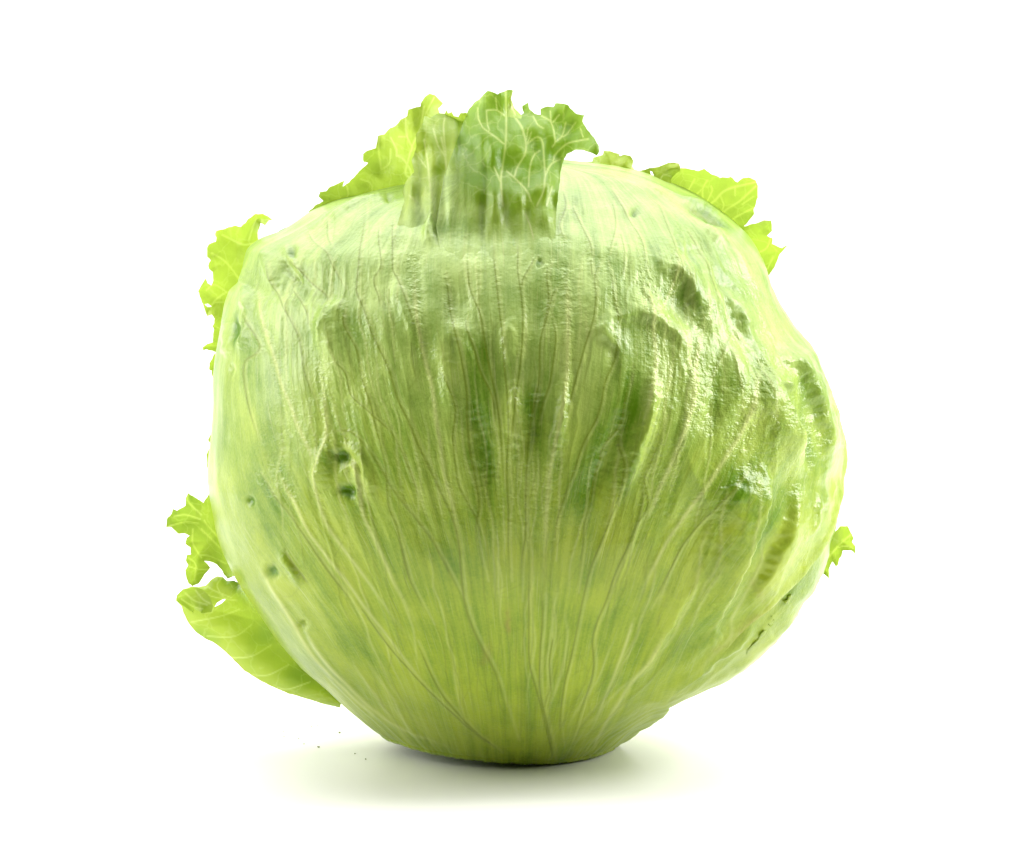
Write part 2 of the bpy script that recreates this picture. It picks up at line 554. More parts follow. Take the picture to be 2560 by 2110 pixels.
# ------------------------------------------------------------------ veins, read off the photograph
VEINS = [  # (points, width, kind) kind: 'd' thin dark line, 'r' pale raised rib
    ([(1168, 624), (1170, 679), (1176, 725), (1199, 782), (1207, 817), (1213, 860), (1222, 912), (1239, 990), (1248, 1056), (1254, 1125), (1258, 1220)], 4, 'd'),
    ([(1232, 586), (1235, 650), (1242, 713), (1248, 774), (1255, 831), (1261, 918), (1269, 1004), (1271, 1090), (1266, 1177), (1271, 1280), (1271, 1349), (1274, 1450)], 4.5, 'd'),
    ([(1277, 578), (1294, 621), (1294, 673), (1302, 730), (1307, 788), (1305, 860), (1300, 918), (1291, 980), (1283, 1056), (1275, 1120)], 4.2, 'd'),
    ([(1377, 647), (1367, 684), (1372, 745), (1360, 811), (1350, 860), (1349, 932), (1343, 980), (1330, 1038), (1319, 1125), (1314, 1246), (1314, 1332), (1304, 1401), (1300, 1500)], 4.5, 'd'),
    ([(1392, 716), (1380, 740), (1368, 790), (1356, 830)], 3.5, 'd'),
    ([(1340, 640), (1310, 690), (1304, 715)], 3.5, 'd'),
    ([(1377, 785), (1389, 840), (1383, 903), (1374, 961), (1359, 1004), (1345, 1060)], 4, 'd'),
    ([(1409, 673), (1418, 719), (1420, 774), (1419, 846), (1418, 918), (1414, 969), (1400, 1049), (1387, 1107), (1373, 1194), (1366, 1280), (1362, 1380), (1350, 1500)], 8, 'r'),
    ([(1500, 655), (1485, 696), (1487, 745), (1481, 802), (1461, 869), (1444, 932), (1429, 990), (1405, 1080)], 4.2, 'd'),
    ([(1475, 640), (1480, 700)], 3.2, 'd'),
    ([(1513, 656), (1527, 696), (1533, 751), (1543, 802), (1539, 889), (1513, 955), (1504, 1004), (1490, 1049), (1459, 1107), (1435, 1177), (1407, 1253), (1390, 1315), (1384, 1400)], 4.5, 'd'),
    ([(1577, 935), (1563, 1004), (1553, 1062), (1511, 1114), (1501, 1149), (1487, 1194), (1473, 1263), (1459, 1315), (1456, 1367), (1440, 1480)], 4.2, 'd'),
    ([(1553, 1066), (1549, 1114), (1559, 1159), (1549, 1228), (1525, 1297), (1504, 1349), (1476, 1418), (1456, 1500), (1431, 1631), (1410, 1709), (1400, 1803), (1405, 1866)], 4.5, 'd'),
    ([(1663, 1038), (1646, 1107), (1622, 1170), (1611, 1201), (1618, 1246), (1615, 1273), (1587, 1315), (1566, 1367), (1535, 1436), (1514, 1500), (1483, 1589), (1483, 1672), (1457, 1761), (1426, 1855)], 5, 'd'),
    ([(1739, 880), (1739, 986), (1718, 1049), (1698, 1107), (1677, 1163), (1646, 1228), (1632, 1266), (1590, 1340)], 8, 'r'),
    ([(1762, 780), (1745, 886), (1735, 956), (1728, 1014), (1714, 1077), (1686, 1121)], 8, 'r'),
    ([(1838, 810), (1807, 880), (1780, 945), (1756, 994)], 4, 'd'),
    ([(1911, 904), (1883, 956), (1873, 1018), (1849, 1083), (1821, 1128), (1776, 1197), (1721, 1277), (1669, 1353), (1620, 1440), (1570, 1560)], 7, 'r'),
    ([(1866, 1166), (1825, 1215), (1773, 1280), (1714, 1353), (1686, 1400), (1620, 1520)], 4, 'd'),
    ([(1610, 690), (1630, 800), (1640, 900), (1625, 980), (1600, 1080)], 7, 'r'),
    ([(1690, 640), (1680, 720), (1640, 800)], 5, 'r'),
    ([(897, 900), (907, 952), (928, 1011), (942, 1073), (956, 1125), (966, 1177), (973, 1263), (994, 1315), (1004, 1360), (1018, 1418), (1035, 1470), (1080, 1560)], 4.5, 'd'),
    ([(838, 900), (866, 935), (876, 986), (921, 1028), (977, 1080), (1004, 1128), (1035, 1204), (1049, 1246)], 3.6, 'd'),
    ([(914, 521), (911, 566), (903, 614), (898, 659), (894, 712), (895, 736), (914, 781), (935, 842), (959, 892), (977, 935), (994, 997), (1021, 1052), (1049, 1118), (1077, 1177), (1108, 1242), (1136, 1308), (1149, 1367), (1152, 1420), (1165, 1520), (1196, 1600), (1238, 1680), (1262, 1760), (1290, 1850)], 5.5, 'd'),
    ([(1037, 650), (1037, 716), (1043, 788), (1055, 860), (1063, 900), (1080, 969), (1091, 1049), (1101, 1114), (1111, 1187), (1132, 1263), (1146, 1332), (1160, 1420)], 7, 'r'),
    ([(1097, 924), (1118, 959), (1139, 1021), (1132, 1094), (1139, 1163), (1146, 1211), (1167, 1253), (1191, 1297), (1210, 1360)], 4, 'd'),
    ([(1109, 679), (1118, 722), (1124, 776), (1138, 831), (1153, 897), (1167, 980), (1167, 1045), (1174, 1125), (1187, 1194), (1198, 1263), (1191, 1332), (1215, 1450)], 4.6, 'd'),
    ([(1164, 788), (1167, 825), (1184, 869), (1202, 932), (1230, 990), (1240, 1060)], 3.6, 'd'),
    ([(800, 860), (811, 986), (818, 1073), (804, 1142), (790, 1187), (800, 1256), (821, 1315), (856, 1367), (894, 1418), (960, 1510), (1060, 1640)], 6, 'r'),
    ([(818, 1081), (856, 1076), (887, 1087), (921, 1125), (956, 1177), (987, 1228), (1028, 1280), (1080, 1349), (1115, 1412), (1170, 1520)], 4.5, 'd'),
    ([(862, 1100), (880, 1149), (897, 1187), (904, 1246), (911, 1291), (935, 1342), (963, 1401), (994, 1470), (1060, 1590)], 6.5, 'r'),
    ([(643, 685), (651, 738), (659, 791), (673, 844), (688, 897), (702, 950), (728, 1011), (745, 1056), (769, 1107), (783, 1142), (793, 1197)], 7, 'r'),
    ([(690, 1160), (721, 1221), (745, 1263), (776, 1332), (814, 1384), (856, 1436), (930, 1540), (1040, 1680), (1140, 1800)], 5, 'r'),
    ([(650, 1180), (700, 1253), (735, 1297), (769, 1349), (804, 1401), (838, 1446), (900, 1530)], 4, 'd'),
    ([(771, 582), (786, 609), (816, 632), (829, 659), (863, 723)], 3.4, 'd'),
    ([(823, 553), (821, 593), (830, 619)], 3.4, 'd'),
    ([(715, 648), (749, 675), (778, 707), (818, 741), (816, 760)], 3.8, 'd'),
    ([(678, 659), (686, 699), (699, 738), (712, 770), (731, 805), (747, 839), (757, 892), (765, 937), (800, 1040)], 3.8, 'd'),
    ([(606, 778), (630, 818), (651, 863), (641, 884), (614, 903), (609, 937), (620, 1010), (650, 1100)], 4, 'd'),
    ([(948, 566), (948, 606), (953, 664), (935, 701), (948, 744), (951, 765)], 3.2, 'd'),
    ([(982, 548), (982, 606), (982, 672), (996, 701), (1020, 760), (1045, 840)], 4, 'd'),
    ([(731, 720), (768, 781), (773, 818)], 3, 'd'),
    ([(866, 778), (866, 818), (895, 879), (900, 937)], 3.4, 'd'),
    ([(1322, 1400), (1322, 1500), (1322, 1578), (1324, 1657), (1342, 1725), (1358, 1787), (1374, 1855), (1384, 1902)], 5, 'd'),
    ([(1356, 1480), (1356, 1542), (1350, 1631), (1350, 1725), (1369, 1813), (1385, 1880)], 5, 'd'),
    ([(1384, 1588), (1374, 1650), (1378, 1740)], 3.5, 'd'),
    ([(752, 1552), (800, 1625), (857, 1698), (930, 1770), (1013, 1824), (1170, 1886)], 5, 'r'),
    ([(640, 1400), (700, 1500), (790, 1640), (880, 1740), (990, 1830)], 5, 'r'),
    ([(880, 1480), (960, 1600), (1040, 1690), (1130, 1780), (1230, 1870)], 4.5, 'd'),
    ([(1040, 1600), (1098, 1720), (1170, 1810), (1250, 1880)], 4.5, 'd'),
    ([(1660, 1560), (1620, 1640), (1560, 1730), (1500, 1830), (1480, 1890)], 6, 'r'),
    ([(1590, 1530), (1560, 1620), (1520, 1720), (1470, 1840)], 4.5, 'r'),
    ([(1520, 640), (1540, 560), (1530, 500)], 3.4, 'd'),
    ([(1612, 680), (1606, 610), (1580, 560), (1545, 500), (1525, 470)], 3.6, 'd'),
    ([(1555, 700), (1560, 640), (1550, 575)], 3.4, 'd'),
    ([(1410, 600), (1400, 560), (1415, 510), (1405, 470)], 3.6, 'd'),
    ([(1430, 510), (1452, 560), (1475, 610), (1478, 640)], 4, 'd'),
    ([(1700, 720), (1690, 640), (1670, 570), (1640, 500)], 3.6, 'd'),
    ([(1790, 780), (1780, 700), (1750, 620), (1716, 570)], 3.6, 'd'),
]
H_MAP = np.zeros((MH, MW))         # relief in mm
V_MAP = np.zeros((MH, MW))         # thin dark veins, and painted shade along two creases
R_MAP = np.zeros((MH, MW))         # pale ribs
L_MAP = np.zeros((MH, MW))         # where the little cross wrinkles sit
T_MAP = np.zeros((MH, MW))         # greener tissue, and shade painted into dents and hollows

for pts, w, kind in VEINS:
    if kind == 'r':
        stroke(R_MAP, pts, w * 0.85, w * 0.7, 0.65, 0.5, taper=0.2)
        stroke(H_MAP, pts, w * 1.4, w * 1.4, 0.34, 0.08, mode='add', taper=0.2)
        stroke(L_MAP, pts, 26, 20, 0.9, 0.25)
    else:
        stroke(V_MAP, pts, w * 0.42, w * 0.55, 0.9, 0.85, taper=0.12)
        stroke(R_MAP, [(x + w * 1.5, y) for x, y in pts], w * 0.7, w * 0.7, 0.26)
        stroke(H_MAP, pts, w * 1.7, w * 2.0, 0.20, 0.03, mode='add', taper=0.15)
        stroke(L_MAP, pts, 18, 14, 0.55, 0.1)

# lesser veins that follow the same flow
rv = np.random.RandomState(5)


def flow_x(q, y, x0):
    f = np.interp(y, FT_Y, FT_F)
    inner = 1310 + q * 740 * f
    xl = np.interp(y, OUT[:, 0], OUT[:, 1]) + 20
    xr = np.interp(y, OUT[:, 0], OUT[:, 2]) - 20
    c, w = (xl + xr) / 2, (xr - xl) / 2
    mer = c + w * np.clip(q / 1.15, -1, 1)
    k = min(abs(q), 1) ** 1.4
    return (1 - k) * inner + k * mer


for i in range(260):
    q = rv.uniform(-0.95, 0.95)
    y0 = rv.uniform(520, 1650)
    ln = rv.uniform(160, 520)
    ys = np.arange(y0, min(y0 + ln, 1900), 35.0)
    if len(ys) < 3:
        continue
    ph = rv.uniform(0, 50)
    xs = [flow_x(q, y, 0) + 26 * float(pn(y / 130.0, ph)) + 8 * float(pn(y / 40.0, ph + 9)) for y in ys]
    pts = list(zip(xs, ys))
    w = rv.uniform(1.7, 3.0)
    if rv.rand() < 0.65:
        stroke(V_MAP, pts, w * 0.6, w * 0.9, 0.22, 0.5, n=3, taper=0.3)
        stroke(H_MAP, pts, w * 2, w * 2, 0.10, 0.02, mode='add', n=3, taper=0.3)
    else:
        stroke(R_MAP, pts, w * 1.3, w * 1.3, 0.32, n=3, taper=0.3)
        stroke(H_MAP, pts, w * 2, w * 2, 0.15, 0.04, mode='add', n=3, taper=0.3)
        stroke(L_MAP, pts, 14, 10, 0.4, n=3)
    if rv.rand() < 0.5 and len(pts) > 4:      # a fork
        j = rv.randint(1, len(pts) - 2)
        x, y = pts[j]
        dx = rv.uniform(-60, 60)
        stroke(V_MAP, [(x, y), (x + dx * 0.6, y - 40), (x + dx, y - 105)], w * 0.6, w * 0.45, 0.4, 0.15, n=3)
for i in range(170):              # short cross links
    x, y = rv.uniform(640, 1900), rv.uniform(560, 1750)
    dx = rv.uniform(20, 55) * rv.choice([-1, 1])
    dy = rv.uniform(-40, 30)
    stroke(V_MAP, [(x, y), (x + dx * 0.4, y + dy * 0.2 + 5), (x + dx, y + dy)], 1.8, 1.6, 0.22, n=3)

# folds, dents and bulges (mm), read off the full view
H_VEIN = H_MAP
H_MAP = np.zeros((MH, MW))
for pts, w, a in [
    (F((1230, 690), (1260, 660), (1300, 645)), 16, 1.0),
    (F((1440, 560), (1500, 600), (1550, 650)), 20, -0.9),
    (F((1500, 700), (1520, 780), (1510, 860)), 18, 1.0),
    (F((1460, 740), (1470, 820), (1440, 900)), 18, -0.8),
    (F((1560, 690), (1575, 760), (1560, 850)), 16, 1.0),
    (F((1690, 1010), (1680, 1070), (1665, 1110)), 12, -1.2),
    (F((1500, 1280), (1440, 1330), (1380, 1390)), 14, 1.0),
    (F((584, 1122), (606, 1158), (636, 1200)), 4, -2.0),
    (F((575, 1130), (600, 1165), (625, 1205)), 12, 1.0),
    (F((487, 652), (485, 680), (483, 704)), 8, -5.5),
    (F((470, 640), (466, 700), (470, 740)), 10, 1.5),
    (F((504, 640), (506, 690), (490, 735)), 10, 1.2),
    (F((508, 540), (502, 600), (515, 660)), 12, 1.5),
    (F((545, 505), (556, 560), (590, 620)), 14, 1.6),
    (F((575, 520), (600, 560), (640, 600)), 10, -2.4),
    (F((585, 505), (610, 548), (634, 590)), 6, 1.4),
    (F((1395, 415), (1435, 432), (1470, 455), (1500, 480)), 9, -3.6),
    (F((1400, 400), (1450, 420), (1500, 455)), 10, 2.0),
    (F((1440, 450), (1470, 480), (1500, 505)), 10, 1.4),
    (F((1200, 345), (1260, 370), (1330, 390), (1400, 410)), 10, 1.4),
    (F((640, 468), (700, 435), (770, 410), (825, 402)), 12, 1.5),
    (F((950, 360), (945, 430), (960, 480)), 14, -1.8),
    (F((990, 370), (985, 440), (1000, 500)), 10, 1.5),
    (F((905, 430), (885, 460), (890, 500)), 10, 1.0),
    (F((660, 620), (680, 690), (700, 740)), 26, 1.0),
    (F((690, 620), (665, 650), (660, 720)), 10, 1.0),
    (F((700, 910), (735, 930), (760, 990), (765, 1040)), 10, 1.6),
    (F((690, 900), (665, 950), (665, 1010)), 14, 1.2),
    (F((700, 975), (725, 960), (735, 1010), (742, 1060)), 8, 1.4),
    (F((960, 800), (985, 880), (1000, 960), (1005, 1040)), 22, -1.6),
    (F((1050, 760), (1060, 860), (1050, 960)), 16, 1.2),
    (F((1100, 780), (1105, 850), (1090, 920)), 16, -1.6),
    (F((1165, 740), (1155, 850), (1135, 960)), 14, 1.5),
    (F((1290, 800), (1275, 880), (1240, 960), (1200, 1040)), 22, -1.6),
    (F((1345, 740), (1340, 830), (1310, 930), (1270, 1030)), 14, 1.5),
    (F((910, 700), (925, 780), (945, 860)), 20, 0.9),
]:
    wm = w / K * 0.1
    a = max(-1.05 * wm, min(0.85 * wm, a))
    stroke(H_MAP, pts, w / K, w / K, a, mode='add', taper=0.4)
# pleats, read off the full view: a line, then its width to the left and right of the direction of travel
for pts, wl, wr, a in [
    (F((1325, 512), (1385, 552), (1425, 595), (1452, 650), (1475, 715)), 42, 17, 2.0),
    (F((1270, 660), (1310, 645), (1350, 657), (1395, 692), (1412, 745)), 32, 15, 1.5),
    (F((1480, 585), (1520, 640), (1550, 705)), 40, 14, 1.6),
    (F((1570, 745), (1590, 800), (1612, 855), (1636, 915), (1656, 990)), 9, 55, 3.2),
    (F((1590, 735), (1625, 742), (1660, 790), (1685, 850), (1702, 930), (1700, 990)), 30, 11, 2.6),
    (F((1585, 770), (1605, 790), (1640, 800)), 24, 8, 1.8),
    (F((1545, 940), (1567, 985), (1560, 1040), (1535, 1110), (1500, 1190), (1470, 1260), (1450, 1330)), 10, 60, 2.8),
    (F((1640, 985), (1625, 1060), (1600, 1120), (1560, 1200), (1520, 1260)), 40, 10, 2.2),
    (F((1430, 1180), (1385, 1260), (1340, 1340), (1300, 1420)), 10, 36, 1.2),
    (F((1680, 1000), (1672, 1060), (1650, 1110)), 30, 8, 1.4),
    (F((1715, 1110), (1690, 1160), (1650, 1225), (1590, 1300), (1500, 1375)), 8, 22, 1.3),
    (F((1640, 1240), (1590, 1310), (1530, 1365), (1440, 1425)), 20, 8, 1.1),
    (F((1560, 1270), (1520, 1320), (1450, 1370), (1370, 1430)), 8, 18, 1.0),
    (F((1200, 700), (1240, 690), (1275, 720), (1280, 790)), 24, 10, 0.9),
    (F((660, 740), (665, 690), (690, 640), (720, 620)), 10, 34, 1.0),
    (F((870, 520), (880, 470), (905, 445), (945, 450)), 8, 24, 1.0),
    (F((1050, 640), (1040, 700), (1060, 780)), 26, 10, 0.7),
    (F((915, 720), (930, 690), (965, 700), (985, 760)), 22, 9, 0.7),
    (F((800, 560), (830, 640), (870, 720)), 30, 12, 0.8),
]:
    fold(H_MAP, pts, wl, wr, a * 1.2)
for x, y, rx, ry, a in [
    (703, 940, 15, 11, -4.2), (717, 1010, 15, 12, -4.2), (560, 1176, 10, 13, -2.4), (518, 1030, 7, 9, -2.0), (622, 1285, 8, 9, -1.6),
    (918, 388 + 80, 26, 18, -0.9), (800, 412, 9, 7, -2.2), (1305, 437, 9, 7, -2.4), (604, 522, 8, 14, -2.6), (476, 762, 6, 12, -2.2),
    (1112, 541, 7, 6, -2.2), (1392, 635, 30, 44, -1.6), (1500, 1010, 55, 45, 1.2), (1420, 520, 30, 20, -1.4),
    (690, 740, 40, 60, 1.2), (940, 620, 26, 40, -1.1), (780, 660, 50, 70, 1.0), (1230, 620, 40, 50, 0.9), (1100, 640, 30, 40, -0.8),
    (1285, 720, 26, 36, -0.8), (1650, 890, 14, 60, -1.0),
]:
    a = max(a, -0.105 * min(rx, ry) / K)
    blob(H_MAP, (x / K, y / K), rx / K, ry / K, a)
# thin, greener tissue between the ribs, with shade painted in there and in dents
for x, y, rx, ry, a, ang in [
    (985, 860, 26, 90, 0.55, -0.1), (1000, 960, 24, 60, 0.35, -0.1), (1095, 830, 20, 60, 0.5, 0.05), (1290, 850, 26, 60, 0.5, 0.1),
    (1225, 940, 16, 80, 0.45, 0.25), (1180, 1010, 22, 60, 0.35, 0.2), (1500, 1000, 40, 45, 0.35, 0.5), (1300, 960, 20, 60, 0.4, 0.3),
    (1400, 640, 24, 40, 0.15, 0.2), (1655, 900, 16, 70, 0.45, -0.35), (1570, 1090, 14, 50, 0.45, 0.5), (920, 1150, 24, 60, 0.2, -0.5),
    (705, 940, 14, 10, 1.2, 0), (718, 1010, 14, 11, 1.2, 0), (560, 1176, 9, 13, 0.9, 0), (486, 680, 6, 26, 1.3, 0.05), (910, 470, 24, 16, 0.35, 0),  # darkens the dents and the slit: shade put into the colour
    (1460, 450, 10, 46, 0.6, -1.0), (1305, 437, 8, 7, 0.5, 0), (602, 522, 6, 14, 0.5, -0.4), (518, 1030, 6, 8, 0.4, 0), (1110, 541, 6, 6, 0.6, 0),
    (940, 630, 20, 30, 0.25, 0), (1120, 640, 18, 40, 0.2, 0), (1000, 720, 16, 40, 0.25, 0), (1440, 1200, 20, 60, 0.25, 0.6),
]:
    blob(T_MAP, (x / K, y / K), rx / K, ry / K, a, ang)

stroke(V_MAP, F((584, 1122), (606, 1158), (620, 1175), (640, 1205)), 4.5, 3.0, 1.0, 0.8, taper=0.2)  # not a vein: shade painted into the left crease
stroke(V_MAP, F((1395, 412), (1435, 432), (1470, 455), (1505, 486)), 7, 4, 0.7, 0.5, taper=0.3)  # not a vein: shade painted along the upper right fold

B_MAP = np.zeros((MH, MW))         # rusty bruises
stroke(B_MAP, F((1046, 1225), (1044, 1270), (1048, 1315)), 9, 6, 0.55, taper=0.3)
stroke(B_MAP, F((1600, 1225), (1550, 1262), (1500, 1300), (1440, 1345)), 12, 8, 0.35, taper=0.2)
stroke(B_MAP, F((1545, 1200), (1560, 1230)), 14, 10, 0.3)
stroke(B_MAP, F((1005, 1330), (990, 1370)), 14, 10, 0.2)

# ------------------------------------------------------------------ leaves that wrap the head


def wrap_leaf(name, phi_l, phi_r, nr, nc, off, parent, mat, front=True, seed=0.0, bulge=1.0, row_range=(0.0, 1.0), ease=0.0, rim=0.0012):
    """phi_l, phi_r: functions (z, cx, w)->angles per row; a sheet lying on the head form"""
    z, S = profile(nr)
    a, b = int(row_range[0] * nr), int(row_range[1] * nr)
    z, S = z[a:b], S[a:b]
    w = S[:, 3]
    pl, pr = phi_l(z, S), phi_r(z, S)
    t = np.linspace(-1, 1, nc)
    u = (t + 1) / 2
    if ease:
        a_ = np.linspace(-122, 104, 2000)
        wgt = np.maximum(np.cos(np.radians(a_)), 0.3)
        cs = np.cumsum(wgt)
        u = np.interp(u, (cs - cs[0]) / (cs[-1] - cs[0]), np.linspace(0, 1, 2000))
    phi = pl[:, None] + (pr - pl)[:, None] * u[None, :]
    P = head_points(z, S, phi, off(z, S, phi) if callable(off) else off)
    n = grid_normals(P)
    px, py = project(P)
    s = np.sin(phi)
    vis = sstep(-0.02, 0.22, np.cos(phi))
    wtop = np.clip(w / 0.03, 0, 1)[:, None]
    X, Y, Zz = P[..., 0], P[..., 1], P[..., 2]
    q = np.where(np.cos(phi) > 0, flow_q(px, py, s), s + np.sign(s) * (1 - np.abs(s)) * 2)
    foot = np.clip(Zz / 0.03, 0, 1)
    # broad swells, blisters between the ribs and ribbing along the flow
    d = 1.5 * bulge * fbm(X * 26 + seed, Y * 26, Zz * 26, 2) * foot
    d += 0.75 * bulge * fbm(X * 75 + seed, Y * 75 + 3, Zz * 60, 2) * foot
    rough = sstep(0.15, 0.7, s) * sstep(0.015, 0.05, Zz) * sstep(0.140, 0.115, Zz)
    ridg = 1 - np.abs(fbm(X * 62 + seed + 5, Y * 62, Zz * 40, 2)) * 2.0
    d += (0.10 + 0.6 * rough) * bulge * ridg ** 2 * 0.7 * foot
    d += 0.42 * fbm(q * 9 + seed, py / 420.0, 0.0, 2) * (0.4 + 0.6 * foot)
    d += 0.16 * fbm(q * 30 + seed, py / 300.0, 4.0, 2)
    d += 0.09 * (0.15 + rough) * fbm(X * 420, Y * 420, Zz * 420, 2) * foot
    d += 0.55 * (pn(phi * 11 + seed, Zz * 30, 2.0) + 0.6 * pn(phi * 23 + seed, Zz * 40, 6.0)) * sstep(0.035, 0.002, Zz)
    d += 0.9 * sstep(0.72, 0.97, s) * fbm(X * 130 + seed, Y * 60, Zz * 130, 2) * foot * sstep(0.135, 0.11, Zz)
    hm = rb = vn = ld = 0
    tn = 0.34 + 0.5 * fbm(q * 7 + seed, py / 260.0, 9.0, 3) + 0.25 * fbm(X * 60, Y * 60, Zz * 60, 2)
    if front:
        wx = 9 * pn(px / 38, py / 38, 2.0) + 5 * pn(px / 17, py / 17, 6.0)
        wy = 9 * pn(px / 38, py / 38, 12.0) + 5 * pn(px / 17, py / 17, 16.0)
        hm = (sample(H_MAP, px + wx, py + wy) + sample(H_VEIN, px, py)) * vis
        rb = sample(R_MAP, px, py) * vis
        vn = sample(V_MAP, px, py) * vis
        ld = sample(L_MAP, px, py) * vis * sstep(1500, 1200, py)
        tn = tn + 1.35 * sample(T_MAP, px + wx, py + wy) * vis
        d = d * (0.75) + hm
    else:
        g = 1 - np.abs(pn(q * 14 + seed, py / 500.0, 1.0)) * 6
        rb = np.clip(g, 0, 1) * 0.5
        d += rb * 0.4
        g = 1 - np.abs(pn(q * 22 + seed + 4, py / 400.0, 7.0)) * 14
        vn = np.clip(g, 0, 1) * 0.5
        ld = np.clip(rb * 1.5, 0, 1)
    ld = np.clip(ld + 0.6 * rough * sstep(-0.2, 0.35, fbm(X * 40, Y * 40, Zz * 40, 2)), 0, 1) * sstep(1700, 1350, py)
    # paler towards the foot, where the leaf is thick and white
    tn = tn - 0.22 * sstep(0.05, 0.0, Zz)
    P = P + n * (d * 0.001 * wtop)[..., None]
    # edges of the sheet roll out a little
    e = 2 * np.minimum(u, 1 - u)[None, :] * np.abs(pr - pl)[:, None] * np.maximum(w, 0.01)[:, None] / 2
    P = P + n * (rim * np.exp(-(e / 0.004) ** 2))[..., None]
    P[..., 2] = np.maximum(P[..., 2], 0.0002 + 0.002 * np.clip((0.012 - P[..., 0]) / 0.04, 0, 1))
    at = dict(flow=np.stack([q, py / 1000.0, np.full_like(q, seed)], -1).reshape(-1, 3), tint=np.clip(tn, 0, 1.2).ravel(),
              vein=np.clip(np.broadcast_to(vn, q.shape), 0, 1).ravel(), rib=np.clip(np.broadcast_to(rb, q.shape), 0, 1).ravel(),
              ladder=np.broadcast_to(ld, q.shape).ravel(), thin=np.full(q.size, 0.06), frill=np.zeros(q.size),
              rust=(sample(B_MAP, px, py) * vis).ravel())
    o = mesh_obj(name, P.reshape(-1, 3), grid_faces(*q.shape), mat, parent, at)
    return o, P, px, py, q, np.clip(tn, 0, 1.2), np.broadcast_to(vn, q.shape), np.broadcast_to(rb, q.shape)


lettuce = bpy.data.objects.new('lettuce', None)
COL.objects.link(lettuce)
lettuce.empty_display_size = 0.02
lettuce['label'] = 'round pale green iceberg lettuce head with frilled leaf tips standing on white paper'
lettuce['category'] = 'lettuce'

# free edge of the big front leaf, lower right
RIM = np.array([(2135, 1240), (2120, 1290), (2095, 1325), (2061, 1371), (2012, 1429), (1974, 1466), (1943, 1503), (1902, 1524),
                (1859, 1555), (1827, 1590), (1796, 1627), (1761, 1656), (1732, 1685), (1698, 1711), (1670, 1745), (1680, 1790), (1800, 1840), (2200, 1960)], float)


def front_right(z, S):
    ph = np.linspace(0.05, math.radians(104), 900)
    P = head_points(z, S, np.broadcast_to(ph, (len(z), 900)), 0.0015)
    px, py = project(P)
    xr = np.interp(py, RIM[:, 1], RIM[:, 0] + 9 * pn(RIM[:, 1] / 45.0, 3.3), left=9999)
    hit = px > xr
    k = np.where(hit.any(1), hit.argmax(1), 899)
    r = ph[k]
    for i in range(len(r) - 2, -1, -1):      # the edge runs on round the back smoothly
        r[i] = min(r[i], r[i + 1] + 0.0045)
    for i in range(1, len(r)):
        r[i] = min(r[i], r[i - 1] + 0.008)
    kk = np.exp(-np.linspace(-2, 2, 13) ** 2)
    kk /= kk.sum()
    return np.convolve(np.pad(r, 6, 'edge'), kk, 'valid')


const = lambda a: (lambda z, S: np.full(len(z), math.radians(a)))
front, FP, fpx, fpy, FQ, FT, FV, FR = wrap_leaf('outer_leaf', const(-122), front_right, 850, 1080, 0.0010, lettuce, M_BODY, True, 0.0, ease=1.0)
front['label'] = 'broad veined outer leaf wrapping the front of the head'


def side_off(z, S, phi):
    d = phi - front_right(z, S)[:, None]
    return np.interp(d, [-0.3, -0.10, -0.01, 0.22], [-0.0050, -0.0040, -0.0028, 0.0003])


side, SP, spx, spy, SQ, ST, SV, SR = wrap_leaf('outer_leaf', const(24), const(178), 340, 300, side_off, lettuce, M_BODY, True, 31.0, 0.7)
side['label'] = 'second outer leaf tucked under the edge of the front leaf'
back = wrap_leaf('outer_leaf', const(140), const(252), 200, 200, -0.0012, lettuce, M_BODY, False, 57.0, 1.2)[0]
# the packed inner leaves
z, S = profile(120)
S[:, 1:] = np.maximum(S[:, 1:] - 0.0085, 1e-5)
ph = np.linspace(0, 2 * math.pi, 121)
P = head_points(z, S, np.broadcast_to(ph, (120, 121)))
P[..., 2] = np.maximum(P[..., 2] - 0.005 * sstep(0.10, 0.16, P[..., 2]), 0.001)
n = P.shape[0] * P.shape[1]
heart = mesh_obj('heart', P.reshape(-1, 3), grid_faces(120, 121), M_BODY, lettuce,
                 dict(flow=np.stack([np.sin(P[..., 0] * 60), P[..., 2] * 10, P[..., 1]], -1).reshape(-1, 3), tint=np.full(n, 0.4),
                      vein=np.zeros(n), rib=np.zeros(n), ladder=np.zeros(n), thin=np.full(n, 0.06), frill=np.zeros(n), rust=np.zeros(n)))

# ------------------------------------------------------------------ depth of the front of the head at a photo pixel
DG = 4.0
dw, dh = int(W_PX / DG), int(H_PX / DG)
MAPS = np.zeros((5, dh, dw))       # depth, flow, tint, vein, rib of the head surface facing the camera
for gx_, gy_, gp_, at_ in ((spx, spy, SP, (SQ, ST, SV, SR)), (fpx, fpy, FP, (FQ, FT, FV, FR))):
    m = gp_[..., 1] < 0.001
    ix = np.clip((gx_ / DG).astype(int), 0, dw - 1)[m]
    iy = np.clip((gy_ / DG).astype(int), 0, dh - 1)[m]
    c1 = np.zeros((dh, dw))
    np.add.at(c1, (iy, ix), 1)
    new = c1 > 0
    for k_, a_ in enumerate((gp_[..., 1],) + at_):
        s1 = np.zeros((dh, dw))
        np.add.at(s1, (iy, ix), a_[m])
        MAPS[k_][new] = s1[new] / c1[new]
for k_ in range(3):
    for _ in range(2):
        D_ = MAPS[k_]
        D_[1:-1, 1:-1] = (D_[1:-1, 1:-1] * 2 + D_[:-2, 1:-1] + D_[2:, 1:-1] + D_[1:-1, :-2] + D_[1:-1, 2:]) / 6


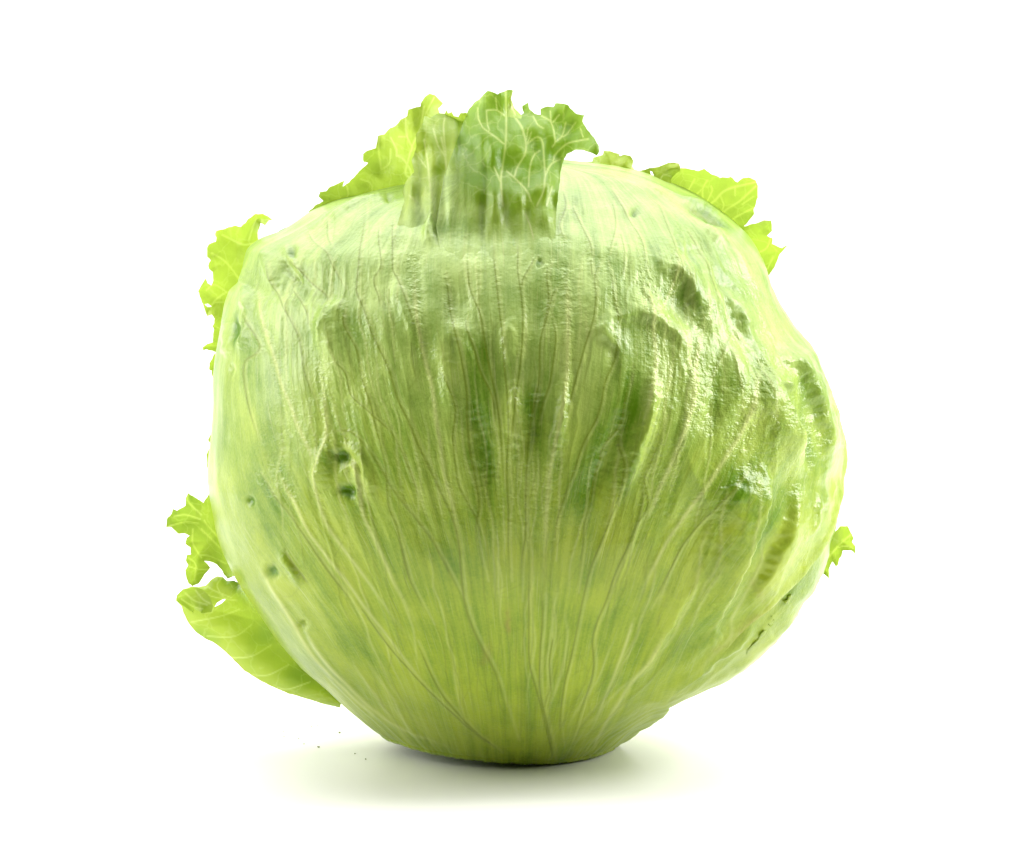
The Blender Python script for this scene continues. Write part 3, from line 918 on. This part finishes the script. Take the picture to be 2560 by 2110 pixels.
def head_map(k, px, py):
    x = np.clip(px / DG - 0.5, 0, dw - 1.001)
    y = np.clip(py / DG - 0.5, 0, dh - 1.001)
    xi, yi = x.astype(int), y.astype(int)
    xf, yf = x - xi, y - yi
    D_ = MAPS[k]
    return D_[yi, xi] * (1 - xf) * (1 - yf) + D_[yi, xi + 1] * xf * (1 - yf) + D_[yi + 1, xi] * (1 - xf) * yf + D_[yi + 1, xi + 1] * xf * yf


SM = MAPS[0].copy()                # the same depth without the small relief
for _ in range(3):
    for ax_ in (0, 1):
        acc = np.zeros_like(SM)
        for k_ in range(-7, 8):
            acc += np.roll(SM, k_, ax_)
        SM = acc / 15
MAPS = np.concatenate([MAPS, SM[None]])


def depth(px, py):
    return head_map(0, px, py)


# ------------------------------------------------------------------ frilled leaves
def poly_dist(px, py, pts):
    p = np.array(pts, float)
    best = np.full(px.shape, 1e9)
    for A, B in zip(p[:-1], p[1:]):
        d = B - A
        t = np.clip(((px - A[0]) * d[0] + (py - A[1]) * d[1]) / (d @ d + 1e-9), 0, 1)
        best = np.minimum(best, np.hypot(px - A[0] - t * d[0], py - A[1] - t * d[1]))
    return best


def inside(px, py, poly):
    p = np.array(poly, float)
    r = np.zeros(px.shape, bool)
    j = len(p) - 1
    for i in range(len(p)):
        c = ((p[i, 1] > py) != (p[j, 1] > py)) & (px < (p[j, 0] - p[i, 0]) * (py - p[i, 1]) / (p[j, 1] - p[i, 1] + 1e-12) + p[i, 0])
        r ^= c
        j = i
    return r


def frill(name, rim, base, veins, depth_fn, tint_fn, label=None, step=3.0, ruffle=3.0, wave=55.0, teeth=2.0, seed=0.0, holes=(), mat=None, grow=None, thin=0.42):
    """rim, base: photo outlines of one leaf end; depth_fn(px,py,dr)->y in mm; veins: pale lines"""
    rim = np.array(rim, float)
    # finer, slightly toothed rim
    fine = []
    for A, B in zip(rim[:-1], rim[1:]):
        n = max(int(np.hypot(*(B - A)) / 5), 1)
        for k in range(n):
            fine.append(A + (B - A) * k / n)
    fine.append(rim[-1])
    fine = np.array(fine)
    tn = np.gradient(fine, axis=0)
    tn /= np.linalg.norm(tn, axis=1)[:, None] + 1e-9
    k = np.arange(len(fine))
    j = teeth * (pn(k / 2.3, seed) * 1.6 + pn(k / 6.0, seed + 5) * 1.5)
    fine = fine + np.stack([tn[:, 1], -tn[:, 0]], 1) * j[:, None]
    outline = np.vstack([fine, np.array(base, float)])
    x0, y0 = outline.min(0)
    x1, y1 = outline.max(0)
    gx, gy = np.meshgrid(np.arange(x0, x1, step), np.arange(y0, y1, step))
    gx = gx + (np.arange(gx.shape[0]) % 2)[:, None] * step / 2
    gx, gy = gx.ravel(), gy.ravel()
    keep = inside(gx, gy, outline) & (poly_dist(gx, gy, np.vstack([outline, outline[:1]])) > step * 0.5)
    edges = [(i, (i + 1) % len(outline)) for i in range(len(outline))]
    allp = [tuple(p) for p in outline]
    for h in holes:
        h0 = len(allp)
        keep &= ~inside(gx, gy, h) & (poly_dist(gx, gy, list(h) + [h[0]]) > step * 0.4)
        allp += [tuple(p) for p in h]
        edges += [(h0 + i, h0 + (i + 1) % len(h)) for i in range(len(h))]
    allp += list(zip(gx[keep], gy[keep]))
    res = delaunay_2d_cdt([Vector(p) for p in allp], edges, [], 0, 1e-4)
    V = np.array([(v.x, v.y) for v in res[0]])
    T = np.array([f for f in res[2] if len(f) == 3], int)
    cen = V[T].mean(1)
    ok = inside(cen[:, 0], cen[:, 1], outline)
    for h in holes:
        ok &= ~inside(cen[:, 0], cen[:, 1], h)
    T = T[ok]
    px, py = V[:, 0], V[:, 1]
    dr = poly_dist(px, py, rim)
    db = poly_dist(px, py, base)
    free = db / (dr + db + 1e-6)
    Y = depth_fn(px, py, free)
    # ruffles grow towards the free edge; the tissue puffs up between veins
    ruf = ruffle * free ** 1.5 * (1.0 if grow is None else grow(px, py, free)) * (1.7 * pn(px / wave / 1.7, py / wave / 2.2, seed) + 0.5 * pn(px / wave, py / wave, seed + 3))
    Y = Y + ruf
    vn = np.zeros(len(V))
    for v in veins:
        pts = smooth_poly(v[0], 5)
        dd = poly_dist(px, py, pts)
        vn = np.maximum(vn, np.exp(-(dd / (v[1] * 0.5)) ** 2))
    near = np.full(len(V), 60.0)
    for v in veins:
        near = np.minimum(near, poly_dist(px, py, v[0]))
    Y = Y - 0.45 * sstep(0, 30, near) * np.clip(free * 2, 0, 1) * (1.0 if grow is None else grow(px, py, free))
    P = unproject(px, py, Y * 0.001)
    tint = tint_fn(px, py, free) + 0.25 * fbm(px / 60.0, py / 60.0, seed, 2)
    g = np.ones(len(V)) if grow is None else grow(px, py, free)      # 0: still part of the thick outer tissue, 1: thin frill
    tint = g * tint + (1 - g) * head_map(2, px, py)
    fq = g * (px - 1300) / 740 + (1 - g) * head_map(1, px, py)
    hv = head_map(3, px, py) * sstep(0.35, 0.1, g)
    vn = vn * sstep(0.1, 0.6, g) * 0.85 + hv
    hr = head_map(4, px, py) * sstep(0.5, 0.1, g)
    z0 = np.zeros(len(V))
    # keep winding towards the camera
    a, b, c = P[T[:, 0]], P[T[:, 1]], P[T[:, 2]]
    flip = (np.cross(b - a, c - a) @ FW) > 0
    T[flip] = T[flip][:, ::-1]
    o = mesh_obj(name, P, T, mat or M_FRILL, lettuce,
                 dict(flow=np.stack([fq, py / 1000, z0], -1), tint=np.clip(tint, 0, 1.2), vein=np.clip(vn, 0, 1), rib=hr, ladder=z0 + 0.1,
                      thin=0.06 + (thin - 0.06) * g, frill=g, rust=z0))
    if label:
        o['label'] = label
    return o


za = lambda *p: Z(700, 200, 3.472, p)
zb = lambda *p: Z(1100, 200, 4.134, p)
zc = lambda *p: Z(1400, 350, 3.472, p)
ze = lambda *p: Z(450, 500, 3.775, p)
zf = lambda *p: Z(400, 1180, 2.8, p)
zg2 = lambda *p: Z(1580, 1250, 3.472, p)
zg = lambda *p: Z(1600, 1250, 3.472, p)


def on_head(off, y0, lean=0.0):
    """lies on the head below photo row y0, stands up free of it above that row, leaning back by lean mm per 100 px"""
    def f(px, py, free):
        o = off + 0.9 * pn(px / 26.0, py / 150.0, 4.0)      # just under the skin where it still lies on the head
        yy = y0(px) if callable(y0) else y0
        e = yy + 30 * np.logaddexp(0, (py - yy) / 30.0)      # eases from lying to standing
        k = sstep(-20, 70, yy - py)
        D = ((1 - k) * depth(px, e) + k * head_map(5, px, yy + 6 + 0 * px)) * 1000
        up = np.clip((e - py) / 100.0, 0, 4)
        fold_ = 2.4 * pn(px / 40.0, py / 320.0, 5.0) + 0.6 * pn(px / 17.0, py / 200.0, 9.0)
        return D + o + lean * up + fold_ * sstep(0.1, 0.9, up) * sstep(3.2, 1.6, up)
    return f


# top left: yellow-green leaf rising behind the crest
frill('frilled_leaf',
      za((60, 1480), (10, 1400), (20, 1330), (50, 1290), (130, 1285), (200, 1235), (245, 1190), (250, 1140), (300, 1090), (380, 1050), (335, 1010),
         (345, 965), (400, 965), (420, 935), (480, 910), (560, 870), (545, 925), (600, 890), (700, 780), (760, 720), (725, 715), (720, 640),
         (770, 610), (830, 590), (850, 480), (905, 470), (960, 420), (1000, 400), (1020, 370), (1100, 310), (1110, 255), (1220, 230),
         (1225, 195), (1255, 150), (1300, 118), (1350, 130), (1380, 165), (1415, 200), (1400, 225), (1370, 245), (1385, 290), (1430, 290),
         (1450, 255), (1458, 290), (1490, 280), (1510, 312), (1550, 325), (1570, 290), (1610, 285), (1660, 330), (1720, 480)),
      za((1800, 900), (1760, 1300), (1560, 1400), (1350, 1380), (1150, 1300), (1000, 1170), (870, 1110), (600, 1180), (380, 1260), (200, 1380)),
      [(za((1250, 230), (1215, 430), (1150, 570), (1090, 800), (1130, 850)), 5), (za((1090, 330), (1100, 480), (1150, 590)), 4),
       (za((1010, 650), (1080, 700), (1140, 830), (1050, 970)), 4), (za((860, 480), (855, 600), (880, 780)), 4), (za((960, 500), (1010, 600), (1010, 660)), 4),
       (za((880, 780), (950, 720), (960, 600)), 3.5), (za((700, 860), (790, 900), (800, 1000)), 3.5), (za((1250, 620), (1250, 830), (1200, 1000)), 4),
       (za((1400, 500), (1430, 640), (1450, 780), (1500, 900), (1530, 1000)), 5), (za((1430, 520), (1440, 650)), 3.5),
       (za((1650, 400), (1640, 500), (1590, 640), (1560, 780)), 4), (za((1700, 540), (1690, 700), (1680, 850)), 4), (za((580, 920), (590, 1000), (540, 1060)), 4),
       (za((1030, 490), (1090, 490)), 3), (za((1340, 150), (1300, 220), (1260, 300)), 3.5)],
      lambda px, py, fr: 3 - 13 * sstep(880, 1200, px) - 3 * fr,
      lambda px, py, fr: 0.02 + 0.2 * fr ** 2, 'yellow green translucent leaf tip rising at the top', seed=1.0, ruffle=4.0, wave=60, thin=0.34)

# pale leaf between the two tips
frill('frilled_leaf',
      za((1000, 1330), (1040, 1180), (1075, 1060), (1060, 960), (1110, 860), (1165, 800), (1140, 700), (1185, 590), (1180, 480), (1225, 400), (1250, 310), (1300, 330), (1380, 290), (1430, 290),
         (1450, 255), (1458, 290), (1490, 280), (1510, 312), (1550, 325), (1570, 290), (1610, 285), (1660, 330), (1720, 480)),
      za((1850, 900), (1850, 1500), (1650, 1760), (1300, 1720), (1080, 1500)),
      [(za((1400, 500), (1430, 640), (1450, 780), (1500, 900), (1530, 1000)), 5), (za((1430, 330), (1420, 420), (1440, 650)), 3.5),
       (za((1650, 400), (1640, 500), (1590, 640), (1560, 780)), 4), (za((1700, 540), (1690, 700), (1680, 850)), 4), (za((1250, 520), (1280, 700), (1300, 900), (1330, 1050)), 4),
       (za((1180, 640), (1270, 760)), 3), (za((1330, 420), (1370, 560), (1440, 680)), 3.5), (za((1120, 1000), (1220, 1100), (1260, 1250)), 4)],
      on_head(1.8, 595, 9.2),
      lambda px, py, fr: 0.12 + 0.3 * sstep(400, 290, py) + 0.3 * np.clip(pn(px / 14, py / 120, 2.0) * 2, 0, 1), 'pale green pleated leaf tip between the two taller tips at the top', seed=1.6, ruffle=3.5, wave=50, thin=0.3,
      grow=lambda px, py, fr: sstep(590, 400, py + 90 * pn(px / 26, py / 120, 7.0)))

# top centre: green frill leaning right
frill('frilled_leaf',
      zb((150, 700), (230, 470), (270, 350), (345, 240), (405, 200), (450, 150), (490, 110), (545, 120), (595, 145), (640, 125), (690, 103), (755, 100),
         (730, 200), (760, 290), (830, 370), (865, 340), (850, 265), (910, 230), (925, 300), (980, 345), (1040, 355), (1040, 300), (1110, 275),
         (1170, 280), (1190, 238), (1270, 245), (1330, 260), (1380, 330), (1420, 350), (1495, 355), (1470, 430), (1520, 510), (1590, 590),
         (1640, 680), (1648, 740), (1620, 780), (1540, 740), (1460, 722), (1380, 735), (1310, 765), (1270, 850), (1245, 960), (1230, 1100), (1215, 1250), (1200, 1400)),
      zb((1190, 1750), (1080, 2150), (850, 2400), (650, 2400), (300, 2250), (20, 1950), (-40, 1500), (40, 1000)),
      [(zb((680, 110), (685, 380), (680, 640), (650, 880), (630, 1040), (650, 1300)), 5), (zb((480, 315), (580, 310), (680, 375)), 3.5), (zb((575, 180), (590, 310)), 3),
       (zb((480, 320), (490, 450), (510, 520)), 3.2), (zb((390, 290), (400, 410), (450, 500)), 3.2), (zb((450, 500), (560, 580), (660, 660)), 3.5),
       (zb((780, 390), (850, 500), (890, 670), (870, 780), (800, 900), (770, 1000)), 5), (zb((890, 670), (1000, 590), (1060, 640), (1075, 820), (1090, 1000)), 4.5),
       (zb((910, 500), (890, 640)), 3), (zb((945, 540), (900, 660)), 3), (zb((960, 370), (1010, 460), (1070, 500)), 3.5),
       (zb((1050, 370), (1150, 440), (1190, 630), (1160, 690)), 4), (zb((1140, 320), (1155, 440), (1230, 360)), 3.5), (zb((1300, 440), (1260, 580), (1190, 640)), 4),
       (zb((1400, 440), (1310, 560), (1260, 590)), 3.5), (zb((1530, 610), (1420, 630), (1310, 660), (1200, 760), (1170, 830)), 4), (zb((1450, 500), (1480, 590)), 3),
       (zb((1030, 730), (970, 780), (930, 900), (915, 1100)), 4), (zb((1240, 820), (1150, 870), (1090, 990), (1070, 1150), (1000, 1300)), 4.5),
       (zb((690, 940), (800, 1040), (900, 1150), (940, 1250)), 4), (zb((560, 900), (620, 1040)), 4), (zb((880, 1380), (930, 1500), (970, 1650)), 4), (zb((1160, 1100), (1100, 1300)), 3.5)],
      on_head(0.6, 605, 8.4),
      lambda px, py, fr: 0.55 + 0.35 * sstep(600, 420, py), 'bright green frilled leaf tip with pale veins at the very top', seed=2.0, ruffle=5.5, wave=50,
      grow=lambda px, py, fr: sstep(650, 470, py + 110 * pn(px / 22, py / 140, 3.0)) * sstep(1110, 1200, px + 40 * pn(px / 20, py / 60, 1.0) + 0.35 * (480 - py)))

# folded back flap of the same tip
frill('frilled_leaf',
      zb((700, 260), (720, 150), (757, 105), (735, 190), (770, 290), (850, 370)),
      zb((840, 400), (760, 390), (690, 375)), [(zb((740, 140), (735, 250), (780, 360)), 3)],
      lambda px, py, fr: -34 + 4 * fr, lambda px, py, fr: 0.5 + 0 * px, seed=2.6, ruffle=1.0, teeth=0.6)

# top right: pale leaf shoulder
frill('frilled_leaf',
      zc((60, 300), (120, 215), (190, 190), (280, 185), (290, 150), (370, 130), (375, 90), (430, 95), (510, 120), (520, 140), (560, 130), (610, 135), (635, 180),
         (630, 230), (660, 280), (720, 260), (780, 245), (850, 230), (940, 200), (1030, 200), (1052, 240), (1040, 270), (980, 310), (965, 340), (960, 420), (1000, 520)),
      zc((980, 640), (700, 700), (450, 660), (250, 600), (60, 520)),
      [(zc((200, 200), (350, 250), (450, 300), (540, 380)), 4), (zc((450, 260), (445, 320)), 3), (zc((555, 290), (540, 390)), 3.5), (zc((880, 430), (920, 500)), 3.5),
       (zc((640, 200), (720, 300), (880, 420)), 4), (zc((970, 320), (900, 300), (860, 360)), 3)],
      lambda px, py, fr: -4 + 8 * fr,
      lambda px, py, fr: 0.05 + 0.15 * fr, 'pale green leaf shoulder with a ragged rim at top right', seed=3.0, ruffle=4.0, wave=60, thin=0.22,
      holes=(zc((782, 268), (800, 275), (828, 338), (795, 325)),))

# right: bright translucent leaf, two lobes
frill('frilled_leaf',
      zc((880, 420), (960, 320), (1050, 240), (1130, 250), (1200, 270), (1250, 250), (1310, 290), (1370, 315), (1390, 330), (1480, 320), (1540, 365), (1590, 330), (1640, 325),
         (1700, 350), (1715, 400), (1720, 500), (1700, 560), (1680, 600), (1690, 640), (1640, 700), (1600, 745), (1560, 800)),
      zc((1620, 900), (1500, 900), (1300, 800), (1100, 700), (950, 600)),
      [(zc((1500, 810), (1340, 650), (1310, 560), (1350, 520), (1450, 430), (1700, 365)), 5), (zc((1360, 690), (1450, 600), (1560, 530), (1700, 400)), 5),
       (zc((1320, 570), (1240, 530), (1160, 550)), 4), (zc((1240, 530), (1240, 420), (1280, 350)), 3.5), (zc((1280, 530), (1320, 440), (1310, 400)), 3.5),
       (zc((1440, 740), (1510, 680), (1600, 630), (1680, 590)), 4), (zc((1100, 520), (1110, 450), (1170, 340)), 4), (zc((1520, 480), (1520, 400)), 3),
       (zc((1400, 640), (1420, 560), (1390, 480)), 3), (zc((1580, 560), (1680, 490)), 3), (zc((1500, 690), (1560, 760)), 3.5), (zc((1240, 420), (1180, 470), (1110, 470)), 3)],
      lambda px, py, fr: 16 - 10 * fr, lambda px, py, fr: 0.20 + 0.15 * fr, 'yellow green translucent leaf tip with netted veins at upper right', seed=4.0, ruffle=3.2, wave=70)
frill('frilled_leaf',
      zc((1480, 800), (1560, 760), (1650, 730), (1720, 720), (1770, 700), (1835, 695), (1842, 790), (1800, 830), (1845, 852), (1840, 900), (1930, 940), (1990, 902), (1940, 955),
         (1900, 1010), (1860, 1110), (1820, 1170), (1750, 1212)),
      zc((1690, 1180), (1600, 1020), (1500, 900)),
      [(zc((1560, 780), (1680, 900), (1750, 1100), (1790, 1130)), 4), (zc((1720, 980), (1790, 940), (1830, 860)), 3.5), (zc((1850, 1010), (1820, 1080), (1790, 1130)), 3.5),
       (zc((1720, 980), (1700, 1050), (1770, 1090)), 3)],
      lambda px, py, fr: 14 - 8 * fr, lambda px, py, fr: 0.12 + 0.1 * fr, 'small yellow green torn leaf lobe poking out at right', seed=5.0, ruffle=2.5)

# upper left: yellow frill behind the front leaf
frill('frilled_leaf',
      ze((760, 470), (740, 390), (735, 310), (760, 220), (800, 240), (840, 198), (875, 190), (850, 170), (780, 130), (710, 130), (640, 180), (620, 215), (575, 250), (520, 240), (440, 265),
         (345, 290), (330, 330), (340, 355), (335, 390), (270, 420), (255, 450), (255, 540), (290, 570), (265, 620), (270, 655), (308, 680), (315, 760), (295, 805),
         (262, 785), (240, 745), (210, 790), (165, 860), (190, 920), (220, 980), (235, 1040), (255, 1100), (300, 1080), (325, 1120), (320, 1160), (305, 1190), (320, 1220), (305, 1300),
         (310, 1340), (260, 1360), (215, 1390), (218, 1420), (250, 1408), (345, 1440), (320, 1455), (300, 1500), (275, 1540), (275, 1600), (300, 1610), (305, 1680)),
      ze((420, 1680), (500, 1400), (560, 1100), (640, 800), (820, 600)),
      [(ze((740, 400), (600, 420), (480, 370), (400, 330)), 4), (ze((590, 880), (450, 870), (350, 930), (300, 990)), 4), (ze((600, 800), (480, 640), (400, 560), (300, 500)), 4),
       (ze((480, 900), (330, 800), (250, 850)), 3.5), (ze((450, 1250), (350, 1200), (310, 1180)), 3), (ze((650, 380), (680, 280), (720, 180)), 3.5), (ze((440, 960), (330, 970), (290, 1010)), 3.5)],
      lambda px, py, fr: 16 - 8 * fr, lambda px, py, fr: 0.0 + 0.1 * fr, 'yellow green ragged leaf edge behind the upper left side', seed=6.0, ruffle=3.5, wave=45,
      holes=(ze((232, 985), (262, 978), (300, 1005), (262, 1010)),))
# specks of torn edge further down the left side
frill('frilled_leaf', F((452, 880), (432, 895), (427, 905), (434, 915), (424, 935), (426, 960), (430, 975)), F((450, 990), (465, 930)), [],
      lambda px, py, fr: 8 - 3 * fr, lambda px, py, fr: 0.1 + 0 * px, seed=6.6, ruffle=0.8, teeth=1.5)

# left: curly tip and the drooping lower leaf
frill('frilled_leaf',
      zf((360, 120), (305, 215), (195, 145), (180, 180), (178, 235), (120, 270), (90, 260), (75, 300), (50, 320), (45, 385), (80, 390), (130, 435), (170, 430), (210, 445), (185, 460), (175, 500),
         (210, 530), (215, 575), (190, 580), (180, 620), (195, 650), (175, 690), (185, 740), (200, 780), (225, 800), (270, 780), (330, 700), (352, 670), (310, 622), (340, 625), (400, 650), (440, 700), (470, 750)),
      zf((540, 720), (520, 500), (450, 250)),
      [(zf((290, 300), (200, 210), (190, 160)), 4), (zf((280, 330), (180, 300), (100, 310)), 4), (zf((270, 360), (180, 350), (60, 380)), 3.5), (zf((450, 560), (330, 440), (290, 400)), 4),
       (zf((460, 640), (350, 590), (280, 580)), 4), (zf((240, 760), (250, 650), (200, 600)), 3.5), (zf((420, 470), (330, 370), (310, 340)), 4), (zf((340, 680), (270, 680), (200, 660)), 3), (zf((290, 600), (230, 500), (230, 400)), 4)],
      lambda px, py, fr: 14 - 12 * fr, lambda px, py, fr: 0.25 + 0.35 * sstep(520, 470, px) * sstep(1360, 1300, py), 'curly bright green leaf tip sticking out on the left', seed=7.0, ruffle=3.0, wave=40)
frill('drooping_leaf',
      zf((520, 760), (470, 760), (440, 735), (400, 728), (360, 750), (320, 795), (270, 805), (220, 800), (160, 820), (120, 860), (110, 900), (150, 940), (165, 990), (200, 1060), (250, 1120), (320, 1170), (370, 1190),
         (450, 1250), (520, 1320), (590, 1390), (700, 1460), (800, 1510), (900, 1550), (1000, 1580), (1150, 1625), (1260, 1650)),
      zf((1300, 1500), (1100, 1330), (900, 1150), (720, 950), (600, 800)),
      [(zf((640, 1070), (520, 1150), (330, 1150)), 3.2), (zf((780, 1210), (640, 1290), (500, 1300)), 3.2), (zf((560, 960), (420, 1010), (220, 1050)), 3.2), (zf((900, 1350), (760, 1420), (650, 1420)), 3.2),
       (zf((500, 880), (380, 830), (330, 800)), 3), (zf((540, 900), (400, 880), (290, 850), (170, 850)), 3), (zf((430, 740), (400, 800), (440, 870)), 3), (zf((1050, 1470), (900, 1520), (820, 1510)), 3.2),
       (zf((300, 960), (340, 960), (370, 930), (360, 980), (290, 985)), 3)],
      lambda px, py, fr: 18 - 16 * np.sin(np.clip(fr, 0, 1) * 2.2), lambda px, py, fr: 0.0 + 0.75 * np.clip(pn(px / 90, py / 75, 3.0) * 2.6, 0, 1) + 0 * fr,
      'yellow green cupped leaf drooping at the lower left', seed=8.0, ruffle=1.8, wave=90, teeth=0.8,
      holes=(zf((382, 945), (400, 915), (440, 892), (460, 890), (430, 920)),))
# turned over lip of the drooping leaf
frill('leaf_lip',
      zf((230, 985), (170, 940), (115, 905), (120, 865), (165, 822), (260, 806), (310, 830), (350, 880), (375, 940), (360, 980), (290, 990)),
      zf((280, 975), (240, 960)), [(zf((180, 850), (240, 900), (330, 930)), 4), (zf((250, 830), (300, 890), (350, 920)), 4), (zf((150, 890), (230, 940), (300, 960)), 4)],
      lambda px, py, fr: -3 - 2.5 * fr, lambda px, py, fr: 0.2 + 0 * px, seed=8.7, ruffle=2.0, wave=45, teeth=1.0)

# right: small torn frill and the yellowed fold under the front leaf's edge
frill('frilled_leaf',
      zg((1600, 420), (1700, 270), (1740, 225), (1800, 225), (1830, 280), (1860, 330), (1840, 360), (1865, 400), (1870, 470), (1840, 445), (1760, 440), (1750, 480), (1730, 510), (1720, 560), (1700, 580),
         (1670, 540), (1640, 600), (1640, 690), (1600, 640)),
      zg((1560, 640), (1540, 520)), [(zg((1620, 520), (1720, 400), (1830, 300)), 4), (zg((1700, 420), (1780, 400), (1850, 420)), 3)],
      lambda px, py, fr: 8 - 6 * fr, lambda px, py, fr: 0.05 + 0.2 * fr, 'small pale torn leaf edge at the right side', seed=9.0, ruffle=2.0, wave=40)
frill('torn_leaf_fold',
      zg2((1180, 1100), (1180, 920), (1220, 840), (1430, 620), (1425, 760), (1385, 900), (1335, 1110), (1290, 1190), (1200, 1240), (1080, 1310), (960, 1390)),
      zg2((1000, 1310), (1070, 1210), (1120, 1140)),
      [(zg2((1270, 850), (1280, 1000), (1240, 1150)), 4), (zg2((1200, 950), (1240, 900), (1270, 860)), 4), (zg2((1130, 1230), (1220, 1180), (1300, 1130)), 4)],
      lambda px, py, fr: depth(px, py) * 1000 - 1.4 - 1.4 * np.abs(pn(px / 25, py / 25, 5.0)), lambda px, py, fr: 0.25 + 0.3 * np.clip(pn(px / 18, py / 18, 8.0) * 2, 0, 1),
      'yellowed torn leaf fold under the front leaf edge', seed=10.0, ruffle=1.2, wave=26, teeth=1.5)

# ------------------------------------------------------------------ crumbs on the paper
M_CRUMB = crumb_material()
import bmesh
for i, (x, y, r) in enumerate([(849, 1833, 0.42), (796, 1869, 0.34), (747, 1847, 0.22), (760, 1861, 0.2), (778, 1818, 0.22), (794, 1816, 0.18),
                               (914, 1899, 0.26), (888, 1885, 0.24), (710, 1842, 0.2), (708, 1829, 0.18), (660, 1850, 0.2), (735, 1822, 0.16), (690, 1853, 0.16)]):
    a = (x - W_PX / 2) * M_PX / DIST
    b = (H_PX / 2 - y) * M_PX / DIST
    d = FW + a * np.array([1.0, 0, 0]) + b * UP
    p = CAM + d * (-CAM[2] / d[2])
    bm = bmesh.new()
    bmesh.ops.create_icosphere(bm, subdivisions=1, radius=r * 0.001)
    for v in bm.verts:
        v.co *= 1 + random.uniform(-0.35, 0.35)
        v.co.z *= 0.6
    me = bpy.data.meshes.new('crumb')
    lo = min(v.co.z for v in bm.verts)
    for v in bm.verts:
        v.co.z -= lo
    bm.to_mesh(me)
    bm.free()
    me.materials.append(M_CRUMB)
    o = bpy.data.objects.new('crumb', me)
    COL.objects.link(o)
    o.location = p
    o['label'] = ('tiny olive crumb lying on the white paper beside the lettuce' if i else
                  'largest dark olive crumb on the white paper, beside the lettuce foot')
    o['category'] = 'crumb'
    o['group'] = 'crumbs on the paper'
